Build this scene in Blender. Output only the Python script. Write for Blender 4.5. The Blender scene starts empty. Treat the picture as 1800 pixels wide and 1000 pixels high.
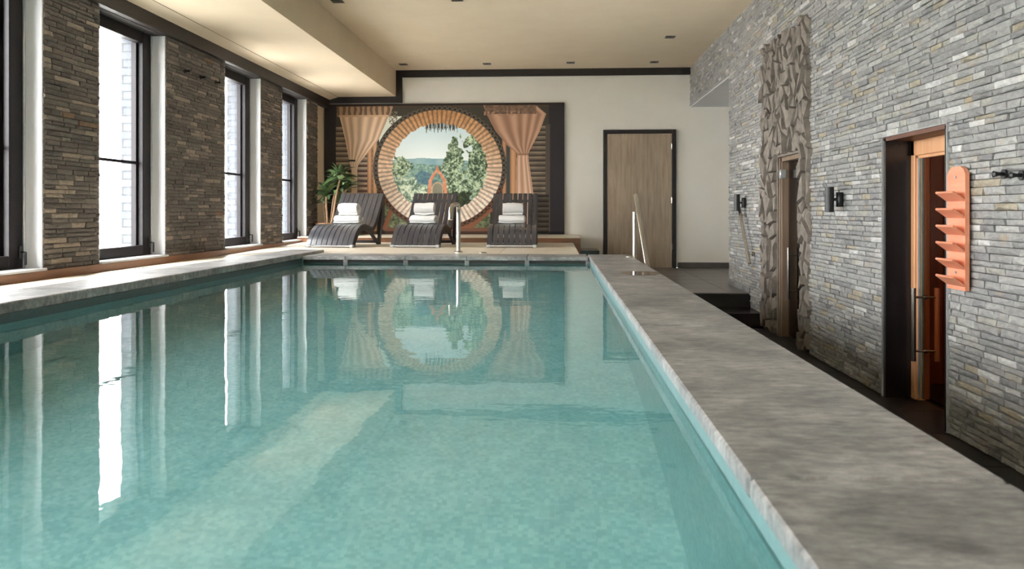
import bpy, bmesh, math, random
import numpy as np
from mathutils import Vector, Matrix

random.seed(7)
rng = np.random.default_rng(7)
SC = bpy.context.scene
COL = SC.collection

# ------------------------------------------------------------------ camera
F = 1368.0
TH = math.atan(78 / F)
cam_d = bpy.data.cameras.new('camera')
cam = bpy.data.objects.new('camera', cam_d)
COL.objects.link(cam)
cam.rotation_euler = (math.pi / 2, 0, TH)
cam_d.sensor_width = 36
cam_d.lens = F / 1800 * 36
cam_d.shift_y = -129 / 1800
cam_d.clip_start = 0.05
cam_d.dof.use_dof = True
cam_d.dof.focus_distance = 11.0
cam_d.dof.aperture_fstop = 5.6
SC.camera = cam

# ------------------------------------------------------------------ daylight
world = bpy.data.worlds.new('overcast_sky')
SC.world = world
world.use_nodes = True
wn = world.node_tree.nodes
bg = wn['Background']
bg.inputs[0].default_value = (1.0, 0.985, 0.965, 1)
bg.inputs[1].default_value = 11.0
SC.view_settings.view_transform = 'Standard'
SC.view_settings.look = 'None'
SC.view_settings.gamma = 1.0
SC.view_settings.use_curve_mapping = False
SC.view_settings.exposure = 1.6
cy = SC.cycles
cy.max_bounces = 14
cy.diffuse_bounces = 8
cy.glossy_bounces = 5
cy.transparent_max_bounces = 16
cy.sample_clamp_indirect = 8.0
cy.use_denoising = True

XL, XR, YB = -4.15, 2.36, 13.9          # left stone face, right wall face, back wall
ZD, ZDL, ZW, ZLC = -0.504, -0.556, -0.578, -0.473    # deck, foot of the left wall, water level, left coping
ZC, ZS = 2.53, 2.06                     # ceiling, lowered soffit
WIN = [(-3.58, -2.38), (-1.62, -0.42), (0.42, 1.62), (2.19, 3.40), (4.87, 6.08), (6.85, 8.06), (9.54, 10.73), (11.58, 12.74)]
WZ0, WZ1 = -0.46, 1.86

def portal(y0, y1):
    l = bpy.data.lights.new('window_daylight', 'AREA')
    l.shape = 'RECTANGLE'
    l.size, l.size_y = WZ1 - WZ0, y1 - y0
    l.cycles.is_portal = True
    o = bpy.data.objects.new('window_daylight', l)
    COL.objects.link(o)
    o.location = (XL - 0.62, (y0 + y1) / 2, (WZ0 + WZ1) / 2)
    o.rotation_euler = (0, -math.pi / 2, 0)
for w in WIN:
    portal(*w)

# ------------------------------------------------------------------ rays of the photograph (for measuring)
CT, ST = math.cos(TH), math.sin(TH)
def ray(x, y):
    u, v = (x - 900) / F, (371 - y) / F
    return (CT * u - ST, ST * u + CT, v)
def onX(x, y, X):
    d = ray(x, y); t = X / d[0]; return Vector([t * a for a in d])
def onY(x, y, Y):
    d = ray(x, y); t = Y / d[1]; return Vector([t * a for a in d])
def onZ(x, y, Z):
    d = ray(x, y); t = Z / d[2]; return Vector([t * a for a in d])
def toPx(X, Y, Z):
    u, t = CT * X + ST * Y, -ST * X + CT * Y
    return 900 + F * u / t, 371 - F * Z / t, t

# ------------------------------------------------------------------ materials
def srgb(r, g=None, b=None):
    if g is None: g = b = r
    f = lambda c: (c / 255 / 12.92) if c / 255 <= 0.04045 else ((c / 255 + 0.055) / 1.055) ** 2.4
    return (f(r), f(g), f(b), 1)

def new_mat(name):
    m = bpy.data.materials.new(name)
    m.use_nodes = True
    return m, m.node_tree.nodes, m.node_tree.links, m.node_tree.nodes['Principled BSDF']

def coords(N, L, scale=(1, 1, 1), kind='pos'):
    mp = N.new('ShaderNodeMapping')
    mp.inputs['Scale'].default_value = scale
    if kind == 'pos':
        g = N.new('ShaderNodeNewGeometry'); L.new(g.outputs['Position'], mp.inputs[0])
    else:
        g = N.new('ShaderNodeTexCoord'); L.new(g.outputs['Object'], mp.inputs[0])
    return mp.outputs[0]

def noise(N, L, vec, scale, detail=4, rough=0.6):
    n = N.new('ShaderNodeTexNoise')
    n.inputs['Scale'].default_value = scale
    n.inputs['Detail'].default_value = detail
    n.inputs['Roughness'].default_value = rough
    L.new(vec, n.inputs['Vector'])
    return n.outputs['Fac']

def ramp(N, L, fac, stops):
    r = N.new('ShaderNodeValToRGB')
    e = r.color_ramp.elements
    while len(e) < len(stops): e.new(0.5)
    for i, (p, c) in enumerate(stops):
        e[i].position = p; e[i].color = c
    L.new(fac, r.inputs[0])
    return r.outputs[0]

def mixc(N, L, fac, a, b, mode='MIX'):
    m = N.new('ShaderNodeMix'); m.data_type = 'RGBA'; m.blend_type = mode
    for s, v in ((0, fac), (6, a), (7, b)):
        if hasattr(v, 'is_output'): L.new(v, m.inputs[s])
        else: m.inputs[s].default_value = v
    return m.outputs[2]

def add_bump(N, L, B, h, strength, dist=0.01):
    b = N.new('ShaderNodeBump')
    b.inputs['Strength'].default_value = strength
    b.inputs['Distance'].default_value = dist
    L.new(h, b.inputs['Height']); L.new(b.outputs[0], B.inputs['Normal'])

def surf(name, c1, c2=None, scale=6, rough=0.5, metal=0.0, bump=0.0, stretch=(1, 1, 1), spec=0.5, kind='pos', detail=5, lo=0.3, hi=0.7, dist=0.01):
    m, N, L, B = new_mat(name)
    B.inputs['Roughness'].default_value = rough
    B.inputs['Metallic'].default_value = metal
    B.inputs['Specular IOR Level'].default_value = spec
    v = coords(N, L, stretch, kind)
    f = noise(N, L, v, scale, detail)
    L.new(ramp(N, L, f, [(lo, c1), (hi, c2 or tuple(min(1, x * 0.9) for x in c1[:3]) + (1,))]), B.inputs['Base Color'])
    if bump: add_bump(N, L, B, f, bump, dist)
    return m

M = {}
M['plaster'] = surf('cream_plaster', srgb(220, 205, 182), srgb(215, 199, 175), 2, 0.9, spec=0.2, bump=0.02)
M['wallpaint'] = surf('pale_wall_paint', srgb(226, 223, 216), srgb(222, 218, 210), 2, 0.9, spec=0.2)
M['white'] = surf('white_reveal_paint', srgb(208, 210, 213), srgb(202, 204, 208), 3, 0.6, spec=0.3)
M['darktrim'] = surf('dark_brown_trim', srgb(34, 28, 27), srgb(27, 22, 21), 12, 0.5, stretch=(1, .2, 1))
M['frame'] = surf('anthracite_window_frame', srgb(30, 25, 29), srgb(24, 20, 23), 30, 0.45, spec=0.25)
M['alu'] = surf('pale_aluminium', srgb(205, 208, 212), srgb(190, 193, 198), 30, 0.3, 0.6)
M['steel'] = surf('brushed_steel', srgb(205, 200, 192), srgb(185, 180, 172), 60, 0.22, 1.0, stretch=(1, 1, .1))
M['black'] = surf('black_powder_coat', srgb(26, 26, 28), srgb(20, 20, 22), 40, 0.38)
M['brass'] = surf('bronze_lamp', srgb(92, 78, 52), srgb(64, 54, 36), 30, 0.4, 0.7)
M['coretint'] = surf('dark_mortar', srgb(62, 60, 58), srgb(48, 46, 45), 20, 0.9)
M['rock'] = surf('taupe_rock', srgb(144, 135, 126), srgb(104, 97, 90), 9, 0.85, bump=0.5, detail=8)
M['blackstone'] = surf('black_polished_slab', srgb(34, 30, 32), srgb(28, 25, 27), 14, 0.22, detail=8)
M['darktile'] = surf('dark_grey_floor_tile', srgb(92, 88, 85), srgb(74, 70, 68), 3, 0.33, bump=0.02, detail=8)
M['blacktile'] = surf('black_floor_tile', srgb(40, 37, 36), srgb(32, 30, 29), 3, 0.4, detail=8)
M['grout'] = surf('grey_grout', srgb(120, 112, 104), srgb(105, 98, 92), 30, 0.9)
M['darkgrout'] = surf('dark_grout', srgb(40, 38, 37), srgb(34, 32, 31), 30, 0.9)
M['creamtile'] = surf('cream_deck_tile', srgb(216, 205, 188), srgb(202, 190, 172), 5, 0.38, bump=0.02, detail=8)
M['brownbase'] = surf('brown_skirting_tile', srgb(150, 106, 78), srgb(122, 84, 60), 4, 0.4, stretch=(1, .4, 3))
M['pine'] = surf('pale_pine', srgb(226, 172, 128), srgb(204, 146, 102), 5, 0.42, stretch=(4, 4, .25), detail=7)
M['alder'] = surf('red_sauna_wood', srgb(176, 104, 68), srgb(140, 76, 46), 5, 0.5, stretch=(5, 5, .25), detail=7)
M['lintel'] = surf('dark_lintel_wood', srgb(112, 74, 58), srgb(88, 56, 44), 5, .5)
M['rackwood'] = surf('orange_lacquered_wood', srgb(232, 158, 126), srgb(218, 138, 106), 6, 0.4, stretch=(1.5, .5, 3), detail=7)
M['lounger'] = surf('charcoal_stained_wood', srgb(72, 72, 78), srgb(48, 48, 53), 5, 0.3, stretch=(8, .7, .7), kind='obj', bump=0.06, detail=8)
M['lounger'].node_tree.nodes['Principled BSDF'].inputs['Coat Weight'].default_value = .6
M['lounger'].node_tree.nodes['Principled BSDF'].inputs['Coat Roughness'].default_value = .22
M['loungerside'] = surf('dark_lounger_rail', srgb(46, 41, 42), srgb(36, 32, 33), 8, 0.5, kind='obj')
M['terracotta'] = surf('terracotta_glaze', srgb(176, 136, 104), srgb(156, 116, 88), 8, 0.5)
M['soil'] = surf('dark_soil', srgb(60, 46, 36), srgb(38, 30, 24), 60, 0.95, bump=0.6)
M['cane'] = surf('ringed_cane_bark', srgb(176, 146, 118), srgb(128, 100, 78), 8, 0.8, stretch=(1, 1, 9), bump=0.5)
M['leaf'] = surf('glossy_leaf', srgb(90, 114, 72), srgb(54, 82, 48), 7, 0.35, detail=3)
M['leaf2'] = surf('pale_leaf', srgb(146, 164, 122), srgb(106, 130, 86), 7, 0.38, detail=3)
M['gravel'] = surf('pale_terrace', srgb(205, 202, 196), srgb(190, 186, 180), 4, 0.9)
M['poolwall'] = None

def towel_mat():
    m, N, L, B = new_mat('white_terry')
    B.inputs['Base Color'].default_value = srgb(226, 226, 226)
    B.inputs['Roughness'].default_value = 0.95
    B.inputs['Specular IOR Level'].default_value = 0.1
    f = noise(N, L, coords(N, L, (1, 1, 1)), 220, 3)
    add_bump(N, L, B, f, 0.5, 0.004)
    return m
M['towel'] = towel_mat()

def stone_mat(name, rust_amt, lich):
    m, N, L, B = new_mat(name)
    a = N.new('ShaderNodeAttribute'); a.attribute_name = 'Col'
    v = coords(N, L, (1, 1, 1.6))
    f = noise(N, L, v, 26, 8, 0.7)
    g = noise(N, L, v, 5.5, 4, 0.6)
    shade = ramp(N, L, f, [(0.28, (0.68, 0.68, 0.68, 1)), (0.72, (1.32, 1.31, 1.28, 1))])
    c = mixc(N, L, 1.0, a.outputs['Color'], shade, 'MULTIPLY')
    rf = ramp(N, L, g, [(0.60, (0, 0, 0, 1)), (0.72, (rust_amt,) * 3 + (1,))])
    c = mixc(N, L, rf, c, (*srgb(*lich)[:3], 1))
    L.new(c, B.inputs['Base Color'])
    B.inputs['Roughness'].default_value = 0.62
    add_bump(N, L, B, f, 0.55, 0.012)
    return m
M['stoneR'] = stone_mat('split_slate_grey', 0.55, (172, 146, 108))
M['stoneL'] = stone_mat('split_slate_brown', 0.3, (126, 100, 76))

def concrete_stone():
    m, N, L, B = new_mat('grey_coping_stone')
    v = coords(N, L, (1, 1, 1))
    a = noise(N, L, v, 3.2, 8, 0.65)
    v2 = coords(N, L, (1.0, 2.6, 2))
    b = noise(N, L, v2, 14, 8, 0.75)
    ca = ramp(N, L, a, [(0.36, srgb(108, 108, 110)), (0.64, srgb(160, 159, 159))])
    cb = ramp(N, L, b, [(0.32, (0.5, 0.5, 0.5, 1)), (0.5, (1, 1, 1, 1)), (0.68, (1.6, 1.58, 1.55, 1))])
    L.new(mixc(N, L, 1.0, ca, cb, 'MULTIPLY'), B.inputs['Base Color'])
    B.inputs['Roughness'].default_value = 0.42
    add_bump(N, L, B, b, 0.18, 0.006)
    return m
M['coping'] = concrete_stone()

def mosaic(nm, cols):
    m, N, L, B = new_mat(nm)
    v = coords(N, L, (1, 1, 1))
    vo = N.new('ShaderNodeTexVoronoi'); vo.distance = 'CHEBYCHEV'
    vo.inputs['Scale'].default_value = 62; vo.inputs['Randomness'].default_value = 0.25
    L.new(v, vo.inputs['Vector'])
    f = noise(N, L, v, 7, 6, 0.75)
    sep = N.new('ShaderNodeSeparateColor'); L.new(vo.outputs['Color'], sep.inputs[0])
    c1 = ramp(N, L, sep.outputs[0], [(0.0, srgb(*cols[0])), (0.5, srgb(*cols[1])), (1.0, srgb(*cols[2]))])
    c2 = ramp(N, L, f, [(0.3, (0.82, 0.88, 0.88, 1)), (0.7, (1.1, 1.08, 1.05, 1))])
    L.new(mixc(N, L, 1.0, c1, c2, 'MULTIPLY'), B.inputs['Base Color'])
    B.inputs['Roughness'].default_value = 0.4
    return m
M['mosaic'] = mosaic('teal_pool_mosaic', ((158, 202, 205), (172, 212, 213), (188, 222, 220)))
M['tonedmosaic'] = mosaic('teal_mosaic_toned_for_light', ((140, 187, 190), (152, 196, 198), (164, 204, 203)))  # pool mosaic darkened for the walls, offsetting the window light they catch
M['rightband'] = surf('grey_teal_tile', srgb(104, 136, 138), srgb(92, 124, 127), 24, 0.4)
M['tealband'] = surf('teal_pool_wall_tile', srgb(74, 92, 96), srgb(64, 82, 86), 24, 0.35)

def schlick(N, L, r0, normal=None):
    g = N.new('ShaderNodeNewGeometry')
    d = N.new('ShaderNodeVectorMath'); d.operation = 'DOT_PRODUCT'
    L.new(normal if normal is not None else g.outputs['Normal'], d.inputs[0]); L.new(g.outputs['Incoming'], d.inputs[1])
    def mth(op, a, b):
        m = N.new('ShaderNodeMath'); m.operation = op
        for i, v in enumerate((a, b)):
            if v is None: continue
            if hasattr(v, 'is_output'): L.new(v, m.inputs[i])
            else: m.inputs[i].default_value = v
        return m.outputs[0]
    c = mth('MINIMUM', mth('ABSOLUTE', d.outputs['Value'], None), 1.0)
    p = mth('POWER', mth('SUBTRACT', 1.0, c), 5.0)
    return mth('ADD', mth('MULTIPLY', p, 1 - r0), r0)

def water():
    m, N, L, B = new_mat('pool_water')
    N.remove(B)
    out = N['Material Output']
    tr = N.new('ShaderNodeBsdfRefraction'); tr.inputs[0].default_value = (0.81, 0.95, 0.965, 1); tr.inputs['IOR'].default_value = 1.33; tr.inputs['Roughness'].default_value = 0
    gl = N.new('ShaderNodeBsdfGlossy'); gl.inputs['Roughness'].default_value = 0.0
    mx = N.new('ShaderNodeMixShader')
    v = coords(N, L, (1.0, 1.6, 1))
    f1 = noise(N, L, v, 2.2, 2, 0.5)
    f2 = noise(N, L, v, 9, 2, 0.5)
    ma = N.new('ShaderNodeMath'); ma.operation = 'MULTIPLY_ADD'; ma.inputs[1].default_value = 0.18
    L.new(f2, ma.inputs[0]); L.new(f1, ma.inputs[2])
    b = N.new('ShaderNodeBump'); b.inputs['Strength'].default_value = 0.045; b.inputs['Distance'].default_value = 0.03
    L.new(ma.outputs[0], b.inputs['Height'])
    L.new(b.outputs[0], gl.inputs['Normal']); L.new(b.outputs[0], tr.inputs['Normal'])
    L.new(schlick(N, L, 0.02, b.outputs[0]), mx.inputs[0]); L.new(tr.outputs[0], mx.inputs[1]); L.new(gl.outputs[0], mx.inputs[2])
    L.new(mx.outputs[0], out.inputs['Surface'])
    return m
M['water'] = water()

def glass(name, tint, base=0.0):
    m, N, L, B = new_mat(name)
    N.remove(B)
    out = N['Material Output']
    tr = N.new('ShaderNodeBsdfTransparent'); tr.inputs[0].default_value = tint
    gl = N.new('ShaderNodeBsdfGlossy'); gl.inputs['Roughness'].default_value = 0.0
    mx = N.new('ShaderNodeMixShader')
    L.new(schlick(N, L, 0.04), mx.inputs[0]); L.new(tr.outputs[0], mx.inputs[1]); L.new(gl.outputs[0], mx.inputs[2])
    L.new(mx.outputs[0], out.inputs['Surface'])
    return m
M['glass'] = glass('window_glass', (0.97, 0.985, 0.99, 1))
M['tinted'] = glass('bronze_tinted_glass', (0.74, 0.6, 0.5, 1))
M['smoked'] = glass('smoked_glass', (0.5, 0.44, 0.4, 1))
M['glassedge'] = surf('green_glass_edge', srgb(120, 136, 122), srgb(96, 112, 100), 10, 0.2)

def door_wood():
    m, N, L, B = new_mat('grey_oak_laminate')
    v = coords(N, L, (5, 5, 0.35))
    f = noise(N, L, v, 4.5, 9, 0.66)
    v2 = coords(N, L, (1.6, 1, 0.4))
    g = noise(N, L, v2, 2.2, 3)
    c1 = ramp(N, L, f, [(0.28, srgb(142, 126, 110)), (0.5, srgb(166, 149, 130)), (0.74, srgb(184, 168, 148))])
    c2 = ramp(N, L, g, [(0.3, (0.8, 0.8, 0.8, 1)), (0.7, (1.12, 1.1, 1.08, 1))])
    L.new(mixc(N, L, 1.0, c1, c2, 'MULTIPLY'), B.inputs['Base Color'])
    B.inputs['Roughness'].default_value = 0.5
    return m
M['doorwood'] = door_wood()

def ext_brick():
    m, N, L, B = new_mat('pale_exterior_brick')
    mp = N.new('ShaderNodeMapping'); mp.inputs['Rotation'].default_value = (math.pi / 2, 0, 0)
    g = N.new('ShaderNodeNewGeometry'); L.new(g.outputs['Position'], mp.inputs[0])
    br = N.new('ShaderNodeTexBrick')
    br.inputs['Color1'].default_value = srgb(82, 86, 92); br.inputs['Color2'].default_value = srgb(70, 74, 80)
    br.inputs['Mortar'].default_value = srgb(54, 57, 61); br.inputs['Scale'].default_value = 1
    br.inputs['Brick Width'].default_value = 0.22; br.inputs['Row Height'].default_value = 0.085; br.inputs['Mortar Size'].default_value = 0.008
    L.new(mp.outputs[0], br.inputs[0])
    L.new(br.outputs[0], B.inputs['Base Color'])
    B.inputs['Roughness'].default_value = 0.9
    return m
M['extbrick'] = ext_brick()

# ------------------------------------------------------------------ mesh helpers
class MB:
    def __init__(s): s.v, s.f = [], []
    def add(s, vs, fs):
        o = len(s.v)
        s.v += [tuple(p) for p in vs]
        s.f += [tuple(i + o for i in f) for f in fs]
        return s
    def box(s, x0, x1, y0, y1, z0, z1, b=0.0):
        if x0 > x1: x0, x1 = x1, x0
        if y0 > y1: y0, y1 = y1, y0
        if z0 > z1: z0, z1 = z1, z0
        c = ((x0 + x1) / 2, (y0 + y1) / 2, (z0 + z1) / 2)
        return s.cbox(c, (x1 - x0, y1 - y0, z1 - z0), b)
    def cbox(s, c, d, b=0.0, R=None):
        hx, hy, hz = [a / 2 for a in d]
        if b <= 0:
            vs = [Vector((x, y, z)) for x in (-hx, hx) for y in (-hy, hy) for z in (-hz, hz)]
            fs = [(0, 1, 3, 2), (4, 6, 7, 5), (0, 4, 5, 1), (2, 3, 7, 6), (0, 2, 6, 4), (1, 5, 7, 3)]
        else:
            b = min(b, hx * .9, hy * .9, hz * .9)
            vs, idx = [], {}
            for sx in (-1, 1):
                for sy in (-1, 1):
                    for sz in (-1, 1):
                        idx[(sx, sy, sz)] = len(vs)
                        vs += [Vector((sx * hx, sy * (hy - b), sz * (hz - b))), Vector((sx * (hx - b), sy * hy, sz * (hz - b))), Vector((sx * (hx - b), sy * (hy - b), sz * hz))]
            fs = []
            S2 = [(-1, -1), (1, -1), (1, 1), (-1, 1)]
            for ax in range(3):
                for sg in (-1, 1):
                    q = []
                    for a, c2 in S2:
                        k = [0, 0, 0]; k[ax] = sg; k[(ax + 1) % 3] = a; k[(ax + 2) % 3] = c2
                        q.append(idx[tuple(k)] + ax)
                    fs.append(tuple(q))
            for ax in range(3):
                a1, a2 = (ax + 1) % 3, (ax + 2) % 3
                for s1, s2 in S2:
                    q = []
                    for sg in (-1, 1):
                        k = [0, 0, 0]; k[ax] = sg; k[a1] = s1; k[a2] = s2
                        i = idx[tuple(k)]
                        q += [i + a1, i + a2] if sg < 0 else [i + a2, i + a1]
                    fs.append(tuple(q))
            for k, i in idx.items(): fs.append((i, i + 1, i + 2))
        if R is not None: vs = [R @ p for p in vs]
        c = Vector(c)
        return s.add([p + c for p in vs], fs)
    def tube(s, pts, r, n=12, cap=True):
        pts = [Vector(p) for p in pts]
        rs = r if isinstance(r, (list, tuple)) else [r] * len(pts)
        t0 = (pts[1] - pts[0]).normalized()
        up = Vector((0, 0, 1)) if abs(t0.z) < 0.9 else Vector((1, 0, 0))
        nx = t0.cross(up).normalized()
        vs, fs = [], []
        for i, p in enumerate(pts):
            t = (pts[min(i + 1, len(pts) - 1)] - pts[max(i - 1, 0)]).normalized()
            nx = (nx - t * nx.dot(t)).normalized(); ny = t.cross(nx)
            for k in range(n):
                a = 2 * math.pi * k / n
                vs.append(p + (nx * math.cos(a) + ny * math.sin(a)) * rs[i])
        for i in range(len(pts) - 1):
            for k in range(n):
                k2 = (k + 1) % n
                fs.append((i * n + k, i * n + k2, (i + 1) * n + k2, (i + 1) * n + k))
        if cap:
            fs.append(tuple(range(n))[::-1]); fs.append(tuple((len(pts) - 1) * n + k for k in range(n)))
        return s.add(vs, fs)
    def lathe(s, prof, c=(0, 0, 0), n=24, axis='z'):
        vs, fs = [], []
        for r, h in prof:
            for k in range(n):
                a = 2 * math.pi * k / n
                p = Vector((r * math.cos(a), r * math.sin(a), h))
                if axis == 'x': p = Vector((p.z, p.x, p.y))
                vs.append(p + Vector(c))
        for i in range(len(prof) - 1):
            for k in range(n):
                k2 = (k + 1) % n
                fs.append((i * n + k, i * n + k2, (i + 1) * n + k2, (i + 1) * n + k))
        fs.append(tuple(range(n))[::-1]); fs.append(tuple((len(prof) - 1) * n + k for k in range(n)))
        return s.add(vs, fs)
    def prism(s, poly, axis, a, b):
        n = len(poly)
        def P(u, v, w): return {'x': (w, u, v), 'y': (u, w, v), 'z': (u, v, w)}[axis]
        vs = [P(u, v, a) for u, v in poly] + [P(u, v, b) for u, v in poly]
        fs = [tuple(range(n)), tuple(range(n, 2 * n))[::-1]] + [(i, (i + 1) % n, n + (i + 1) % n, n + i) for i in range(n)]
        return s.add(vs, fs)
    def mesh(s, name, mat, smooth=None):
        me = bpy.data.meshes.new(name)
        me.from_pydata(s.v, [], s.f)
        bm = bmesh.new(); bm.from_mesh(me)
        bmesh.ops.recalc_face_normals(bm, faces=bm.faces)
        bm.to_mesh(me); bm.free()
        if mat is not None: me.materials.append(mat)
        if smooth:
            me.shade_smooth(); me.set_sharp_from_angle(angle=math.radians(smooth))
        return me

def tag(o, label=None, cat=None, group=None, kind=None):
    if label: o['label'] = label
    if cat: o['category'] = cat
    if group: o['group'] = group
    if kind: o['kind'] = kind
    return o

def link(name, me, parent=None, loc=None):
    o = bpy.data.objects.new(name, me)
    COL.objects.link(o)
    if parent is not None: o.parent = parent
    if loc is not None: o.location = loc
    return o

def thing(name, label, cat, loc=(0, 0, 0), rotz=0, group=None):
    o = link(name, None, None, loc)
    o.rotation_euler = (0, 0, rotz)
    o.empty_display_size = 0.1
    return tag(o, label, cat, group)

def part(name, mb, mat, parent, smooth=None, label=None, world=True, loc=None):
    """a part; its geometry is given in world space when world is True (the parent is unrotated)"""
    me = mb.mesh(name, mat, smooth)
    if world:
        p, off = parent, Vector((0, 0, 0))
        while p is not None: off += Vector(p.location); p = p.parent
        me.transform(Matrix.Translation(-off))
    o = link(name, me, parent, loc)
    if label: o['label'] = label
    return o

def struct(name, mb, mat, smooth=None):
    o = link(name, mb.mesh(name, mat, smooth))
    o['kind'] = 'structure'
    return o

def copy_tree(o, parent=None):
    c = o.copy(); COL.objects.link(c)
    if parent is not None: c.parent = parent
    for ch in list(o.children): copy_tree(ch, c)
    return c

# ================================================================== THE SHELL
Y0 = -3.8
# ceiling with lowered soffit along the windows
mb = MB()
mb.box(-2.88, 4.7, Y0, YB + .15, ZC, ZC + .12)
mb.prism([(-4.75, ZS + .55), (-4.75, 2.0), (-4.12, 2.0), (-3.92, ZS), (-2.88, ZS), (-2.88, ZS + .55)], 'y', Y0, YB + .15)
struct('ceiling', mb, M['plaster'])
mb = MB()
mb.box(-3.935, -3.925, Y0, YB, ZS - .004, ZS + .004)
struct('trim_5', mb, M['grout'])
# back wall, far right side wall, rear wall
struct('wall_back', MB().box(-4.6, 4.7, YB, YB + .15, -1.0, ZC), M['wallpaint'])
struct('wall_rear', MB().box(-4.6, 4.7, Y0 - .15, Y0, -1.9, ZC), M['wallpaint'])
mb = MB()
mb.box(4.0, 4.15, 10.8, YB, -1.0, 1.845)
mb.box(2.62, 4.15, 10.65, 10.8, -1.0, 1.845)
struct('wall_alcove', mb, M['wallpaint'])
struct('ceiling_alcove', MB().box(2.365, 4.15, 10.79, YB, 1.836, 1.86), M['white'])
# stepped dark trim on the back wall
struct('trim_1', MB().box(-2.91, 2.36, YB - .05, YB, 2.405, ZC, .004), M['darktrim'])
struct('trim_2', MB().box(-2.91, -2.77, YB - .052, YB, 1.95, ZC, .004), M['darktrim'])
struct('trim_3', MB().box(-4.2, -2.77, YB - .05, YB, 1.95, ZS, .004), M['darktrim'])
struct('trim_4', MB().box(-4.3, -4.09, Y0, YB - .05, 1.865, 2.02, .006), M['darktrim'])
struct('baseboard_back', MB().box(2.14, 4.0, YB - .015, YB, -1.0, -.905, .003), M['darktile'])

# left wall: solid core with window openings, faced with slate on the piers
XE = XL - 0.46
mb = MB()
piers, prev = [], Y0
for a, b in WIN:
    piers.append((prev, a)); prev = b
piers.append((prev, 13.33))
for a, b in piers:
    mb.box(XE, XL - .018, a, b, -1.2, 2.0)
for a, b in WIN:
    mb.box(XE, XL - .018, a, b, -1.2, WZ0 - .03)
    mb.box(XE, XL - .018, a, b, WZ1, 2.0)
wall_left = struct('wall_left', mb, M['coretint'])
mb = MB()
mb.box(XE, -4.2, 13.33, YB, -1.2, 2.0)
struct('wall_corner', mb, M['plaster'])
# exterior facing of the piers
mb = MB()
for a, b in piers:
    mb.box(XE - .03, -4.385, a - .004 if a > Y0 else a, b + .004, -1.5, 3.0)
for a, b in WIN:
    mb.box(XE - .03, -4.385, a, b, WZ1 - .004, 3.0)
struct('wall_facade', mb, M['extbrick'])
struct('ground_terrace', MB().box(-30, XE, -25, 40, -1.7, -1.5), M['gravel'])

# windows
for i, (a, b) in enumerate(WIN):
    xf0, xf1 = -4.38, -4.29
    fr = MB()
    jw = .2
    fr.box(xf0, xf1, b - jw, b - .045, WZ0, WZ1, .006)
    fr.box(xf0, xf1, a + .045, a + jw, WZ0, WZ1, .006)
    fr.box(xf0, xf1, a + jw, b - jw, WZ1 - .115, WZ1, .006)
    fr.box(xf0, xf1, a + jw, b - jw, WZ0, WZ0 + .105, .006)
    # inner sash step
    fr.box(xf0 - .02, xf0 + .03, a + jw - .005, a + jw + .03, WZ0 + .1, WZ1 - .11)
    fr.box(xf0 - .02, xf0 + .03, b - jw - .03, b - jw + .005, WZ0 + .1, WZ1 - .11)
    w = struct('window_%d' % (i + 1), fr, M['frame'])
    part('reveal_lining', MB().box(-4.384, XL - .005, b - .012, b + .02, WZ0, WZ1).box(-4.384, XL - .005, a - .02, a + .012, WZ0, WZ1), M['white'], w, label='white painted reveal')
    part('screen_rail', MB().box(xf0, xf1 + .005, b - .04, b - .018, WZ0, WZ1, .003), M['alu'], w, 40, label='pale metal rail')
    part('sill', MB().box(XE - .05, XL + .03, a - .01, b + .01, WZ0 - .03, WZ0, .006), M['white'], w, label='white sill board')
    for z0, z1 in ((WZ0 + .105, .485), (.515, WZ1 - .115)):
        part('pane', MB().box(xf0 + .012, xf0 + .02, a + jw, b - jw, z0, z1), M['glass'], w)
    part('glazing_bar', MB().box(xf0 - .005, xf0 + .035, a + jw, b - jw, .485, .515, .004), M['frame'], w)
    hz = -.33
    hd = MB().box(xf1, xf1 + .012, b - .1, b - .07, hz - .05, hz + .05, .004).tube([(xf1 + .01, b - .085, hz), (xf1 + .05, b - .085, hz), (xf1 + .05, b - .085, hz - .1)], .009, 8)
    part('handle', hd, M['black'], w, 40, label='small black window handle')

# right wall core with sauna and steam-room openings
SA0, SA1, SAZ = 4.85, 5.74, .52
ST0, ST1, STZ = 7.62, 8.475, .584
ZF = -1.335
XC = XR + .018
mb = MB()
mb.box(XC, 2.66, Y0, SA0, ZF - .1, ZC)
mb.box(XC, 2.66, SA0, SA1, SAZ, ZC)
mb.box(XC, 2.66, SA1, ST0, ZF - .1, ZC)
mb.box(XC, 2.66, ST0, ST1, STZ, ZC)
mb.box(XC, 2.66, ST1, 10.8, ZF - .1, ZC)
mb.box(XC, 2.66, 10.8, YB, 1.85, ZC)
wall_right = struct('wall_right', mb, M['coretint'])

# ------------------------------------------------------------------ split slate cladding
def stone_variant(rs):
    """unit stone: y,z in +-.5, x from 0 (back) to about -1 (face); chipped face"""
    j = lambda a: rs.uniform(-a, a)
    fr, bk = [], []
    for sy, sz in ((-1, -1), (1, -1), (1, 1), (-1, 1)):
        bk.append((0.0, sy * .5, sz * .5))
        fr.append((-1 + rs.uniform(0, .45), sy * (.482 + j(.014)), sz * (.475 + j(.025))))
    c = (-1.05 - rs.uniform(0, .25), j(.25), j(.2))
    vs = bk + fr + [c]
    fs = [(4, 5, 8), (5, 6, 8), (6, 7, 8), (7, 4, 8)]
    for k in range(4):
        k2 = (k + 1) % 4
        fs.append((k, k2, 4 + k2, 4 + k))
    return vs, fs

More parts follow.
